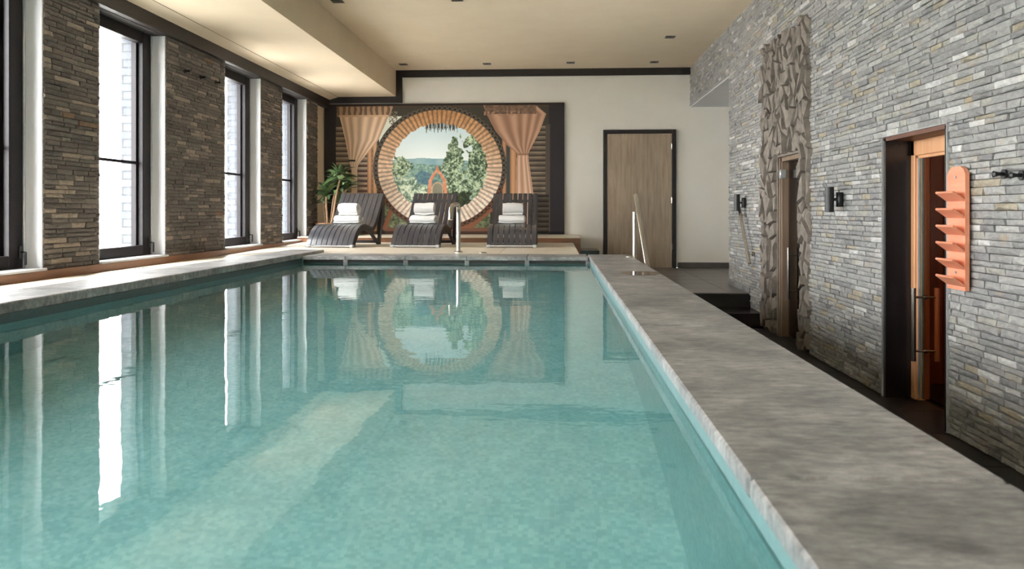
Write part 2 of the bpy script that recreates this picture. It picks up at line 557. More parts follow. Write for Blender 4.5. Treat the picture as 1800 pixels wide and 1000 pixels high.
def stone_palette_right(rs):
    u = rs.random()
    if u < .07: return srgb(*[186 + rs.uniform(-8, 8)] * 3)
    if u < .30: v = 168 + rs.uniform(-7, 8); return srgb(v, v, v - 1)
    if u < .80: v = 148 + rs.uniform(-8, 8); return srgb(v, v, v)
    if u < .91: v = 136 + rs.uniform(-8, 8); return srgb(v, v, v + 2)
    if u < .975: return srgb(158, 157, 151)
    if u < .992: return srgb(160, 152, 136)
    return srgb(176, 142, 114)
def stone_palette_left(rs):
    u = rs.random()
    if u < .12: return srgb(150, 139, 127)
    if u < .40: v = 114 + rs.uniform(-6, 6); return srgb(v, v - 7, v - 13)
    if u < .88: v = 99 + rs.uniform(-7, 7); return srgb(v, v - 6, v - 11)
    if u < .98: v = 90 + rs.uniform(-6, 6); return srgb(v, v - 5, v - 9)
    return srgb(124, 100, 80)

def cladding(wall, xface, facing, rects, holes, pal, seed, mat, name, hmin, hmax, lmin, lmax, ymin_vis):
    """rects: (y0,y1,z0,z1). facing -1: the face looks to -x. The 300 stones largest in the photograph become parts, the rest one mesh."""
    rs = random.Random(seed)
    NV = 72
    variants = []
    for k in range(NV):
        variants.append((stone_variant(rs), pal(rs)))
    recs = []
    for (y0, y1, z0, z1) in rects:
        z = z0
        while z < z1 - .004:
            h = min(rs.uniform(hmin, hmax), z1 - z)
            if z1 - z - h < .012: h = z1 - z
            y = y0 - rs.uniform(0, lmax * .8)
            while y < y1:
                l = rs.uniform(lmin, lmax) if rs.random() > .18 else rs.uniform(lmax, lmax * 1.5)
                segs = [(max(y, y0), min(y + l, y1))]
                for (h0, h1, k0, k1) in holes:
                    if z + h * .5 > k0 and z + h * .5 < k1:
                        ns = []
                        for s0, s1 in segs:
                            if s1 <= h0 or s0 >= h1: ns.append((s0, s1)); continue
                            if s0 < h0: ns.append((s0, h0))
                            if s1 > h1: ns.append((h1, s1))
                        segs = ns
                for s0, s1 in segs:
                    if s1 - s0 > .012:
                        recs.append(((s0 + s1) / 2, z + h / 2, s1 - s0, h, rs.uniform(.010, .021), rs.randrange(NV)))
                y += l
            z += h
    def area(r):
        ax, ay, t = toPx(xface, r[0] - r[2] / 2, r[1] - r[3] / 2)
        if r[0] - r[2] / 2 < ymin_vis: return 0
        bx, by, t2 = toPx(xface, r[0] + r[2] / 2, r[1] + r[3] / 2)
        if not (0 <= (ax + bx) / 2 <= 1800 and 0 <= (ay + by) / 2 <= 1000): return 0
        # hidden behind the pool coping?
        if facing < 0:
            k = (.85 / xface); zz = r[1] * k
            if zz < ZD and 0 < r[0] * k < 9.1: return 0
        return abs(ax - bx) * (F * r[3] / t)
    order = sorted(range(len(recs)), key=lambda i: -area(recs[i]))
    own = set(order[:300])
    vmesh = []
    for (vs, fs), c in variants:
        m_ = MB().add([(v[0] * (1 if facing < 0 else -1), v[1], v[2]) for v in vs], fs)
        me = m_.mesh(name, mat)
        at = me.color_attributes.new('Col', 'FLOAT_COLOR', 'CORNER')
        at.data.foreach_set('color', list(c) * len(me.loops))
        vmesh.append(me)
    big, cols = MB(), []
    for i, (yc, zc, l, h, d, k) in enumerate(recs):
        (vs, fs), c = variants[k]
        xb = xface + (.018 if facing < 0 else -.018)
        g = .0022
        if i in own:
            o = link(name, vmesh[k], wall, (xb, yc, zc))
            o.scale = (d + .01, l - g, h - g)
        else:
            big.add([(xb + (v[0] if facing < 0 else -v[0]) * (d + .01), yc + v[1] * (l - g), zc + v[2] * (h - g)) for v in vs], fs)
            for f in fs: cols += list(c) * len(f)
    o = part(name + '_cladding', big, mat, wall)
    at = o.data.color_attributes.new('Col', 'FLOAT_COLOR', 'CORNER')
    # recalc_face_normals keeps the loop count per face, so colours stay aligned
    at.data.foreach_set('color', cols)
    o['kind'] = 'stuff'
    return recs

RK0, RK1, RKZ = 7.36, 9.02, 1.83      # rough rock zone around the steam-room door
cladding(wall_right, XR, -1,
         [(2.4, 10.8, ZF, SAZ + .012), (2.4, 10.8, SAZ + .012, ZC), (10.8, YB, 1.85, ZC)],
         [(SA0 - .026, SA1 + .02, ZF, SAZ + .012), (RK0 + .06, RK1 - .06, ZF - .1, RKZ - .06)],
         stone_palette_right, 11, M['stoneR'], 'stone', .030, .046, .09, .22, 3.0)
lrects = [(a, b, WZ0 - .02, 1.87) for a, b in piers if b > .5]
cladding(wall_left, XL, 1, lrects, [], stone_palette_left, 12, M['stoneL'], 'stone', .032, .050, .10, .27, 5.0)

# rough rock pieces round the steam-room door
def rough_rock():
    rs = random.Random(5)
    NY, NZ = 16, 22
    ys = np.linspace(RK0, RK1, NY + 1); zs = np.linspace(ZF, RKZ, NZ + 1)
    P = {}
    for i in range(NY + 1):
        for k in range(NZ + 1):
            dy = (RK1 - RK0) / NY; dz = (RKZ - ZF) / NZ
            y = ys[i] + rs.uniform(-.42, .42) * dy
            z = zs[k] + rs.uniform(-.45, .45) * dz + (dz * .5 if i % 2 else 0)
            P[i, k] = (y, min(max(z, ZF), RKZ + .02))
    for i in range(NY):
        for k in range(NZ):
            q = [P[i, k], P[i + 1, k], P[i + 1, k + 1], P[i, k + 1]]
            cy_ = sum(p[0] for p in q) / 4; cz = sum(p[1] for p in q) / 4
            if ST0 < cy_ < ST1 and cz < STZ: continue
            if cz > RKZ: continue
            # keep the doorway clear
            q2 = []
            for (y, z) in q:
                if z < STZ and ST0 < y < ST1:
                    if cy_ < ST0: y = ST0
                    elif cy_ > ST1: y = ST1
                    else: z = STZ
                q2.append((cy_ + (y - cy_) * .95, cz + (z - cz) * .95))
            d = rs.uniform(.015, .06)
            xb = XC + .002
            vs = [(xb, y, z) for y, z in q2]
            tl = [rs.uniform(-.022, .022) for _ in range(4)]
            vs += [(XR - d + tl[n], cy_ + (y - cy_) * rs.uniform(.72, .92), cz + (z - cz) * rs.uniform(.8, .95)) for n, (y, z) in enumerate(q2)]
            vs.append((XR - d - rs.uniform(-.004, .018), cy_ + rs.uniform(-.02, .02), cz + rs.uniform(-.04, .04)))
            fs = [(4, 5, 8), (5, 6, 8), (6, 7, 8), (7, 4, 8)] + [(n, (n + 1) % 4, 4 + (n + 1) % 4, 4 + n) for n in range(4)]
            part('rock', MB().add(vs, fs), M['rock'], wall_right)
rough_rock()

# ================================================================== POOL, DECKS AND FLOORS
PX0, PX1, PY0, PY1 = -2.84, .357, -2.4, 8.57
ZP = -1.62
mb = MB()
mb.box(PX0 - .35, PX1 + .45, PY0 - .3, PY1 + .3, ZP - .15, ZP)
struct('floor_pool', mb, M['mosaic'])
mb = MB()
mb.box(PX1 + .02, PX1 + .45, PY0, 9.1, ZP - .15, ZD - .042)
mb.box(PX0 - .35, PX0 - .012, PY0, PY1 + .5, ZP - .15, ZLC - .06)
mb.box(PX0 - .35, PX1 + .45, PY1 + .05, PY1 + .3, ZP - .15, ZD - .045)
mb.box(PX0 - .35, PX1 + .45, PY0 - .3, PY0, ZP - .15, ZD - .042)
struct('wall_pool', mb, M['tonedmosaic'])
struct('wall_bounce_cut', MB().box(PX1 + .44, PX1 + .47, PY0 - .3, 9.08, -1.5, ZD - .045), M['blackstone'])  # unseen black facing, added to cut bounced light low in the corridor
wtr = link('pool_water', MB().add([(PX0 - .02, PY0, ZW), (PX1 + .02, PY0, ZW), (PX1 + .02, PY1 + .05, ZW), (PX0 - .02, PY1 + .05, ZW)], [(0, 1, 2, 3)]).mesh('pool_water', M['water']))
if wtr.data.polygons[0].normal.z < 0: wtr.data.flip_normals()
tag(wtr, 'clear teal swimming pool water with soft ripples and window reflections', 'water', kind='stuff')

def pieces(parent, name, mat, rects, z0, z1, b=.003, gap=.004, smooth=None):
    for (x0, x1, y0, y1) in rects:
        part(name, MB().box(x0 + gap / 2, x1 - gap / 2, y0 + gap / 2, y1 - gap / 2, z0, z1, b), mat, parent)

# right coping: broad grey slabs on the pool wall
cop = struct('pool_coping', MB().box(PX1 + .03, .835, PY0 - .3, 9.08, ZD - .05, ZD - .012), M['darkgrout'])
ysl = [-2.7, -.6, 1.5, 3.47, 6.04, 9.1]
pieces(cop, 'coping_slab', M['coping'], [(PX1, .85, ysl[i], ysl[i + 1]) for i in range(5)], ZD - .042, ZD, .006, .014)
part('tile_band', MB().box(PX1 + .011, PX1 + .019, PY0, PY1, ZW - .03, ZD - .042), M['rightband'], cop, label='grey-teal tile band above the water')
# far coping
cop2 = struct('pool_coping', MB().box(PX0, PX1 - .02, PY1 + .06, 9.14, ZD - .05, ZD - .012), M['darkgrout'])
xs = [-2.84, -2.355, -1.677, -.99, -.323, .35]
pieces(cop2, 'coping_slab', M['coping'], [(xs[i], xs[i + 1], PY1, 9.15) for i in range(5)], ZD - .042, ZD, .004, .006)
for x in xs[1:]:
    part('bracket', MB().box(x - .026, x + .026, PY1 + .012, PY1 + .06, ZW - .03, ZD - .042, .004), M['coping'], cop2)
part('painted_shade_strip', MB().box(PX0, PX1, PY1 + .035, PY1 + .05, ZW - .004, ZD - .043), M['black'], cop2, label='black strip painting the shade under the slab edge')  # black strip stands in for the shade below the overhanging slab
# left coping
cop3 = struct('pool_coping', MB().box(-3.24, PX0 - .03, PY0 - .3, 9.4, ZLC - .08, ZLC - .012), M['darkgrout'])
yl = [-2.7 + 1.21 * i for i in range(11)]
pieces(cop3, 'coping_slab', M['coping'], [(-3.26, PX0, yl[i], yl[i + 1]) for i in range(10)], ZLC - .06, ZLC, .006, .005)

part('tile_band', MB().box(PX0 - .012, PX0 - .004, PY0, PY1, ZW - .03, ZLC - .06), M['tealband'], cop3, label='dark blue-grey tile band above the water')
# left deck strip, falling gently to the wall, and the brown skirting
zs_at = lambda x: -.484 + (x + 3.26) / (-4.15 + 3.26) * (ZDL + .484)
mb = MB()
mb.prism([(-3.26, zs_at(-3.26) - .012), (-4.17, zs_at(-4.17) - .012), (-4.17, -.9), (-3.26, -.9)], 'y', Y0, 9.15)
ld = struct('floor_strip', mb, M['grout'])
for xa_, xb_ in ((-3.263, -3.86), (-3.864, -4.13)):
    for i in range(14):
        y_ = -3.45 + .9 * i
        part('tile', MB().prism([(xa_, zs_at(xa_)), (xb_, zs_at(xb_)), (xb_, zs_at(xb_) - .013), (xa_, zs_at(xa_) - .013)], 'y', y_ + .002, y_ + .898), M['creamtile'], ld)
part('drain_slot', MB().box(-3.90, -3.87, 6.5, 7.2, zs_at(-3.885) - .004, zs_at(-3.885) + .003), M['black'], ld, label='dark drain slot')
nseg = 6
vs_, fs_ = [], []
for k in range(nseg + 1):
    t_ = k / nseg; y_ = 9.15 + t_ * (12.41 - 9.15)
    vs_ += [(-4.17, y_, ZDL + t_ * (ZD - ZDL)), (-3.55, y_, ZD), (-3.55, y_, -1.0), (-4.17, y_, -1.0)]
for k in range(nseg):
    for q in range(4): fs_.append((k * 4 + q, k * 4 + (q + 1) % 4, k * 4 + 4 + (q + 1) % 4, k * 4 + 4 + q))
fs_ += [(0, 1, 2, 3), (nseg * 4, nseg * 4 + 1, nseg * 4 + 2, nseg * 4 + 3)]
struct('floor_ramp', MB().add(vs_, fs_), M['creamtile'])
mb = MB()
mb.prism([(Y0, ZDL - .02), (Y0, WZ0 - .02), (13.33, WZ0 - .02), (13.33, ZDL - .02)], 'x', -4.2, -4.12)
struct('baseboard_left', mb, M['brownbase'])

# lounger deck
DX0, DX1, DY1 = -3.55, .27, 12.41
deck = struct('pool_deck', MB().box(DX0, DX1, 9.14, DY1, -1.3, ZD - .012), M['brownbase'])
tx = [DX0 + i * (DX1 - DX0) / 4 for i in range(5)]
ty = [9.15 + i * (DY1 - 9.15) / 5 for i in range(6)]
pieces(deck, 'tile', M['creamtile'], [(tx[i], tx[i + 1], ty[k], ty[k + 1]) for i in range(4) for k in range(5)], ZD - .014, ZD, .002, .004)
plat = struct('floor_platform', MB().box(-4.2, .385, DY1, YB, -1.0, -.43, .004), M['brownbase'])
tp = [-4.2 + i * 4.585 / 6 for i in range(7)]
pieces(plat, 'tile', M['creamtile'], [(tp[i], tp[i + 1], DY1 - .01, YB) for i in range(6)], -.432, -.417, .003, .004)
struct('stair_block', MB().box(.39, .72, 13.1, YB, -1.0, -.662, .005), M['blackstone'])

# lower floors and stairs on the right
fl = struct('floor', MB().box(.27, 4.0, 9.62, YB, -1.3, -1.012), M['darkgrout'])
fx = [.27 + .62 * i for i in range(6)] + [4.0]
fy = [9.62 + .613 * i for i in range(7)] + [YB]
pieces(fl, 'tile', M['darktile'], [(fx[i], fx[i + 1], fy[k], fy[k + 1]) for i in range(6) for k in range(7)], -1.014, -1.0, .002, .004)
struct('stair_step', MB().box(.8, XR + .02, 9.02, 9.62, -1.5, -1.168, .006), M['blackstone'])
fl2 = struct('floor_corridor', MB().box(.8, 2.7, Y0, 9.1, -1.6, ZF - .012), M['darkgrout'])
gx = [.8, 1.4, 2.0, 2.6]
gy = [2.4 + .6 * i for i in range(12)]
pieces(fl2, 'tile', M['blacktile'], [(gx[i], gx[i + 1], gy[k], gy[k + 1]) for i in range(3) for k in range(11)], ZF - .014, ZF, .002, .004)
struct('baseboard_stone', MB().box(2.345, 2.36, 9.62, 10.78, -1.0, -.93, .003), M['coping'])

# ================================================================== DOORS
# back door with dark frame
mb = MB()
x0, x1, zt = .828, 2.108, 1.44
mb.box(x0, x0 + .065, YB - .05, YB, -1.0, zt, .005)
mb.box(x1 - .072, x1, YB - .05, YB, -1.0, zt, .005)
mb.box(x0 + .06, x1 - .07, YB - .05, YB, zt - .068, zt, .005)
d1 = struct('door_1', mb, M['darktrim'])
leaf = part('door_leaf', MB().box(x0 + .07, x1 - .076, YB - .04, YB - .002, -.999, zt - .072, .003), M['doorwood'], d1, label='grey oak door leaf')
for z in (1.137, .191, -.624):
    part('hinge', MB().tube([(x1 - .078, YB - .05, z - .05), (x1 - .078, YB - .05, z + .05)], .015, 10), M['steel'], leaf, 40, label='steel hinge')

# sauna: lined opening, wooden frame, bronze glass
XG = 2.56
mb = MB()
mb.box(XR - .004, 2.66, SA1 - .02, SA1 + .02, ZF, SAZ)
mb.box(XR - .004, 2.66, SA0 - .02, SA0 + .02, ZF, SAZ)
s_lin = struct('trim_6', mb, M['blackstone'])
mb = MB().box(XR - .004, 2.66, SA0, SA1, SAZ - .02, SAZ + .01)
struct('trim_7', mb, M['lintel'])
mb = MB()
mb.box(XR - .016, XR + .02, SA0 - .028, SA0 - .02, ZF, SAZ + .012).box(XR - .016, XR + .02, SA0 - .028, SA1 + .022, SAZ + .008, SAZ + .014).box(XR - .016, XR + .02, SA1 + .018, SA1 + .024, ZF, SAZ + .012)
struct('trim_8', mb, M['alu'])
fr = MB()
fr.box(2.53, 2.64, SA1 - .075, SA1 - .02, ZF, SAZ - .02, .006)
fr.box(2.53, 2.64, SA0 + .02, SA0 + .075, ZF, SAZ - .02, .006)
fr.box(2.53, 2.64, SA0 + .02, SA1 - .02, SAZ - .13, SAZ - .02, .006)
fr.box(2.545, 2.60, SA1 - .098, SA1 - .07, ZF, SAZ - .12, .004)
fr.box(2.545, 2.60, SA0 + .07, SA1 - .07, SAZ - .15, SAZ - .12, .004)
d2 = struct('door_2', fr, M['pine'])
part('seal_strip', MB().box(2.543, 2.556, SA1 - .113, SA1 - .1, ZF + .02, SAZ - .15), M['alu'], d2, label='pale metal seal strip')
pane = part('pane', MB().box(XG, XG + .01, SA0 + .09, SA1 - .125, ZF + .02, SAZ - .15), M['tinted'], d2, label='bronze tinted glass')
part('pane_edge', MB().box(XG - .002, XG + .012, SA1 - .131, SA1 - .122, ZF + .02, SAZ - .15), M['glassedge'], d2)
yh = 5.575
for nm, xo, mt, lb in (('handle', XG - .075, 'steel', 'steel bar handle'), ('handle', XG + .085, 'pine', 'wooden inner bar handle')):
    part(nm, MB().tube([(xo, yh, -1.045), (xo, yh, -.535)], .017, 14), M[mt], d2, 40, label=lb)
for z in (-.6, -.975):
    part('handle_spacer', MB().tube([(XG - .075, yh, z), (XG + .085, yh, z)], .009, 10).tube([(XG - .004, yh, z), (XG + .014, yh, z)], .016, 12), M['steel'], d2, 40)
# sauna room behind the glass
SXB, SY0, SY1, SZT = 4.0, 3.9, 6.2, .85
sr = struct('wall_sauna', MB().box(SXB, SXB + .1, SY0, SY1, ZF, SZT).box(2.66, SXB, SY1, SY1 + .1, ZF, SZT).box(2.66, SXB, SY0 - .1, SY0, ZF, SZT).box(2.66, SXB, SY0, SY1, SZT, SZT + .1).box(2.66, SXB, SY0, SY1, ZF - .1, ZF), M['darktrim'])
for i in range(13):
    a = 2.68 + i * .1
    part('plank', MB().box(a, a + .096, SY1 - .02, SY1, ZF, SZT, .004), M['alder'], sr)
for i in range(10):
    z = ZF + .2 + i * .2
    part('plank', MB().box(SXB - .02, SXB, SY0, SY1 - .02, z, z + .19, .004), M['alder'], sr)
bench = thing('sauna_bench', 'slatted wooden bench inside the sauna behind bronze glass', 'bench', (3.4, 5.2, ZF))
for i in range(5):
    part('slat', MB().box(3.32 + i * .125, 3.43 + i * .125, 4.0, 6.1, -.93, -.9, .004), M['alder'], bench)
for y in (4.1, 6.0):
    part('bench_support', MB().box(3.34, 3.9, y - .03, y + .03, ZF, -.93), M['alder'], bench)
l = bpy.data.lights.new('sauna_fill_light', 'POINT'); l.energy = 6; l.color = (1, .62, .36); l.shadow_soft_size = .06  # added fill light to brighten the sauna interior; no fitting is modelled
lo = link('sauna_fill_light', l, None, (3.75, 4.4, .55)); tag(lo, 'added dim warm fill light inside the sauna', 'lamp')

# steam-room door
mb = MB()
mb.box(XR, 2.66, ST1 - .012, ST1 + .02, ZF, STZ)
mb.box(XR, 2.66, ST0 - .02, ST0 + .012, ZF, STZ)
mb.box(XR, 2.66, ST0, ST1, STZ - .012, STZ + .02)
d3 = struct('door_3', mb, M['rock'])
fr = MB()
fr.box(2.39, 2.5, ST1 - .06, ST1 - .012, ZF, STZ - .012, .004).box(2.39, 2.5, ST0 + .012, ST0 + .06, ZF, STZ - .012, .004).box(2.39, 2.5, ST0 + .012, ST1 - .012, STZ - .06, STZ - .012, .004).box(2.375, 2.39, ST1 - .04, ST1 - .012, ZF, STZ - .02, .003)
part('door_frame', fr, surf('taupe_oak', srgb(150, 128, 108), srgb(120, 100, 84), 5, .4, stretch=(4, 4, .3)), d3, label='taupe wooden frame')
part('pane', MB().box(2.462, 2.472, ST0 + .06, ST1 - .06, ZF + .02, STZ - .06), M['smoked'], d3, label='smoked glass door pane')
part('hinge', MB().box(2.37, 2.43, ST1 - .085, ST1 - .015, .345, .44, .006), M['alu'], d3, 40, label='white metal hinge block')
yh = 8.25
part('handle', MB().tube([(2.41, yh, -.915), (2.41, yh, -.38)], .015, 12), M['steel'], d3, 40, label='steel bar handle')
for z in (-.46, -.83):
    part('handle_spacer', MB().tube([(2.41, yh, z), (2.47, yh, z)], .008, 8), M['steel'], d3, 40)
struct('wall_steam', MB().box(3.6, 3.7, 7.2, 9.0, ZF, .9).box(2.66, 3.6, 8.9, 9.0, ZF, .9).box(2.66, 3.6, 7.2, 7.3, ZF, .9).box(2.66, 3.6, 7.2, 9.0, .8, .9).box(2.66, 3.6, 7.2, 9.0, ZF - .1, ZF), M['darktile'])

# ================================================================== MURAL
def vnoise(h, w, cell, seed):
    r = np.random.default_rng(seed)
    gh, gw = int(h / cell) + 3, int(w / cell) + 3
    g = r.random((gh, gw))
    yy = np.arange(h) / cell; xx = np.arange(w) / cell
    yi = yy.astype(int); xi = xx.astype(int)
    fy = (yy - yi)[:, None]; fx = (xx - xi)[None, :]
    fy = fy * fy * (3 - 2 * fy); fx = fx * fx * (3 - 2 * fx)
    a = g[yi][:, xi]; b = g[yi][:, xi + 1]; c = g[yi + 1][:, xi]; d = g[yi + 1][:, xi + 1]
    return (a * (1 - fx) + b * fx) * (1 - fy) + (c * (1 - fx) + d * fx) * fy

def paint_mural(W, H):
    # picture coordinates: u 40..1728, v 42..970
    U = (40 + (np.arange(W) + .5) / W * 1688)[None, :] * np.ones((H, 1))
    V = (42 + (np.arange(H) + .5) / H * 928)[:, None] * np.ones((1, W))
    img = np.zeros((H, W, 3)); img[:] = (58, 52, 48)
    n1 = vnoise(H, W, 14, 1); n2 = vnoise(H, W, 5, 2); n3 = vnoise(H, W, 2.0, 3); n5 = vnoise(H, W, 3.2, 9); n4 = vnoise(H, W, 40, 4)
    fol = .24 * n1 + .3 * n2 + .26 * n5 + .2 * n3
    def put(mask, col):
        img[mask] = (col[mask] if isinstance(col, np.ndarray) else np.array(col))
    def lerp(a, b, t): return np.array(a)[None, None] * (1 - t[..., None]) + np.array(b)[None, None] * t[..., None]
    # louvre slats on both sides
    ph = ((V - 205) / 36.0) % 1
    t = np.clip(1.25 - ph * 1.3, 0, 1) * (.75 + .4 * n1)
    slat = lerp((62, 52, 45), (168, 146, 120), np.clip(t, 0, 1))
    put((U > 118) & (U < 415) & (V > 190), slat)
    put((U > 1475) & (U < 1618) & (V > 190), slat * .82)
    put((U <= 122), (40, 36, 38)); put(U >= 1622, (48, 44, 47))
    put((U > 1600) & (U < 1630) & (V > 190), (84, 72, 62))
    # warm darker lower left
    put((U > 280) & (U < 350) & (V > 470) & (ph > .55), (84, 50, 38))
    # beams at the top
    put((V < 200) & (U > 122) & (U < 1622), (66, 60, 50))
    put((V < 70) & (U > 122) & (U < 1622), (78, 62, 48))
    put((V < 56), (48, 38, 32))
    # sky corner left above the ring
    put((U > 430) & (U < 590) & (V > 130) & (V < 330), (214, 220, 206))
    put((U > 500) & (U < 560) & (V > 95) & (V < 190) & (n3 > .45), (120, 110, 92))
    # bamboo posts
    for a, b, c in ((346, 380, (208, 152, 108)), (383, 418, (214, 164, 116)), (1296, 1326, (196, 140, 100)), (1350, 1398, (206, 150, 104))):
        s = np.cos(np.clip((U - (a + b) / 2) / (b - a) * 2.6, -1.5, 1.5))
        put((U > a) & (U < b) & (V > 300), lerp((110, 72, 50), c, np.clip(s, 0, 1)))
    put((U >= 1326) & (U < 1350) & (V > 330), (66, 74, 74))
    # view below the ring
    g = lerp((54, 64, 40), (150, 160, 118), np.clip(fol * 1.8 - .4, 0, 1))
    put((U > 470) & (U < 1215) & (V > 760), g)
    put((U > 470) & (U < 1215) & (V > 925), (120, 80, 60))
    for (ax, ay, bx, by, wd) in ((520, 790, 470, 930, 16), (640, 915, 1080, 915, 16), (1215, 800, 1080, 915, 16)):
        L2 = (bx - ax) ** 2 + (by - ay) ** 2
        tt = np.clip(((U - ax) * (bx - ax) + (V - ay) * (by - ay)) / L2, 0, 1)
        dd = np.hypot(U - ax - tt * (bx - ax), V - ay - tt * (by - ay))
        put(dd < wd, (142, 86, 58))
    # ring of bamboo
    cx, cy_, RO, RI, SY = 858, 500, 437, 334, .945
    dx, dy = U - cx, (V - cy_) / SY
    R = np.hypot(dx, dy); A = np.arctan2(dy, dx)
    K = 78
    k = (A / (2 * np.pi) * K) % 1
    side = np.clip((V - 120) / 700, 0, 1)
    # dark canes behind, with their round ends
    put((R < RO * 1.075) & (R > RO * .99), (62, 56, 48))
    ke = ((A / (2 * np.pi) * K) % 1 - .5) * 2
    re = (R - RO * 1.035) / (RO * np.pi / K)
    ends = (ke ** 2 + re ** 2) < .9
    put(ends, np.where((V > 640)[..., None], np.array((120, 72, 48)), np.array((98, 90, 76))))
    put((ke ** 2 + re ** 2) < .35, (58, 44, 36))
    base = lerp((190, 134, 84), (228, 206, 186), np.clip(side * 1.15, 0, 1))
    up = np.clip((V - 200) / 200, 0, 1)
    sh = np.sin(np.pi * k) ** .7
    tone = base * (.6 + .46 * sh)[..., None] * (.9 + .2 * n2)[..., None]
    edge = RI + 4 * (np.floor(A / (2 * np.pi) * K) % 3 - 1)
    ring = (R < RO) & (R > edge)
    put(ring, np.clip(tone, 0, 255))
    # view through the ring
    inside = (R <= edge)
    sky = lerp((196, 220, 228), (226, 234, 232), np.clip((V - 200) / 250, 0, 1))
    put(inside, sky)
    hill = inside & (V > 446 - 12 * np.sin((U - 560) / 130) - 8 * n1)
    put(hill, lerp((116, 156, 168), (150, 182, 182), n1))
    far = inside & (V > 474 + 18 * (n1 - .5) + 10 * np.sin(U / 60))
    put(far, lerp((74, 112, 108), (150, 182, 164), np.clip(fol * 2 - .5, 0, 1)))
    bl = inside & (np.hypot((U - 745) / 70, (V - 575) / 55) + .5 * n1 < 1.15)
    put(bl, lerp((62, 100, 118), (104, 142, 150), n2))
    green = lerp((58, 80, 56), (190, 210, 172), np.clip(fol * 3.2 - 1.1, 0, 1))
    pale = lerp((92, 122, 100), (216, 228, 202), np.clip(fol * 3.2 - 1.1, 0, 1))
    def tree(x, y, rx, ry, c, amp=.55):
        m = inside & (np.hypot((U - x) / rx, (V - y) / ry) + amp * (n1 - .5) + .35 * (n2 - .5) < 1)
        put(m, c)
    tree(585, 500, 70, 100, green); tree(600, 640, 110, 90, pale); tree(700, 690, 120, 80, pale)
    tree(960, 360, 42, 70, green, .9); tree(955, 480, 80, 110, green, .8); tree(985, 620, 100, 120, green)
    tree(1135, 430, 75, 100, green); tree(1130, 600, 110, 150, green); tree(1090, 300, 105, 45, green * 1.05, 1.3)
    tree(640, 780, 140, 60, pale); tree(930, 740, 120, 70, green)
    dk = lerp((30, 40, 28), (78, 92, 58), np.clip(fol * 2 - .5, 0, 1))
    tree(1010, 730, 80, 60, dk)
    # thatch fringe at the top of the opening
    strokes = np.sin(U * .55 + 3 * n1) + np.sin(U * .23 + 1.3)
    put((R < RI + 6) & (V < 215 + 14 * strokes + 14 * n2) & (U > 755) & (U < 985) & (strokes > -.7) & inside, (74, 78, 70))
    # pointed garden gate
    xa = np.abs(U - 843)
    def half(v): return np.interp(v, [484, 512, 545, 585, 690, 960], [4, 10, 36, 60, 72, 72])
    arch = (V > 484) & (V < 800) & (xa < half(V)) & ((xa > half(V) - 24) | (V < 530))
    put(arch & inside, lerp((196, 116, 82), (226, 150, 112), n2))
    ia = (np.hypot((U - 845) / 40, (V - 645) / 44) < 1) | ((xa < 40) & (V > 645))
    put(ia & inside & (V > 600), (196, 150, 118))
    ib = (np.hypot((U - 845) / 33, (V - 648) / 38) < 1) | ((xa < 33) & (V > 648))
    put(ib & inside & (V > 600), lerp((122, 122, 104), (140, 140, 120), n1))
    # curtains
    def curtain(vv, le, re_, c0, c1, folds, seed, vmin=60, vmax=2000):
        l_ = np.interp(V, vv, le); r_ = np.interp(V, vv, re_)
        m = (U > l_) & (U < r_) & (V > vmin) & (V < vmax)
        s = (U - l_) / np.maximum(r_ - l_, 1)
        w = .5 + .5 * np.sin(s * folds * 2 * np.pi + 2.2 * np.sin(s * 5 + seed) + seed)
        w = np.clip(.15 + .85 * w + .2 * (n4 - .5), 0, 1)
        put(m, lerp(c0, c1, w))
        return m, s
    curtain([60, 125, 300, 470, 505], [135, 148, 190, 222, 232], [528, 500, 425, 285, 275], (178, 142, 112), (232, 198, 164), 6, .6)
    top = (V > 58) & (V < 132) & (U > 130) & (U < 530 - (V - 60) * .35)
    put(top & (np.sin(U * .16 + 2 * n1) > -.1), (176, 136, 102)); put(top & (np.sin(U * .16 + 2 * n1) <= -.1), (112, 88, 68))
    put((V > 118) & (V < 134) & (U > 140) & (U < 500), (206, 164, 128))
    put((V > 440) & (V < 452) & (U > 215) & (U < 262), (60, 48, 42))
    curtain([56, 120, 240, 340, 400, 415], [1165, 1188, 1250, 1330, 1402, 1408], [1530, 1604, 1560, 1510, 1478, 1476], (146, 104, 80), (198, 152, 122), 5, 2.0, 56, 416)
    put((V > 56) & (V < 120) & (U > 1180) & (U < 1535), lerp((96, 74, 58), (140, 106, 84), n2))
    put((V > 100) & (V < 130) & (U > 1170) & (U < 1420) & (n2 > .55), (170, 128, 100))
    curtain([398, 450, 680, 960], [1402, 1398, 1392, 1388], [1478, 1482, 1514, 1530], (170, 128, 102), (226, 184, 154), 4, 1.1, 398)
    put((V > 398) & (V < 412) & (U > 1404) & (U < 1478), (150, 108, 84))
    put((V > 690) & (U > 1480) & (U < 1622), slat * .5)
    put(V > 950, np.array(img) * .6)
    grey = img.mean(-1, keepdims=True)
    img = grey + (img - grey) * .84
    return np.clip(img, 0, 255)

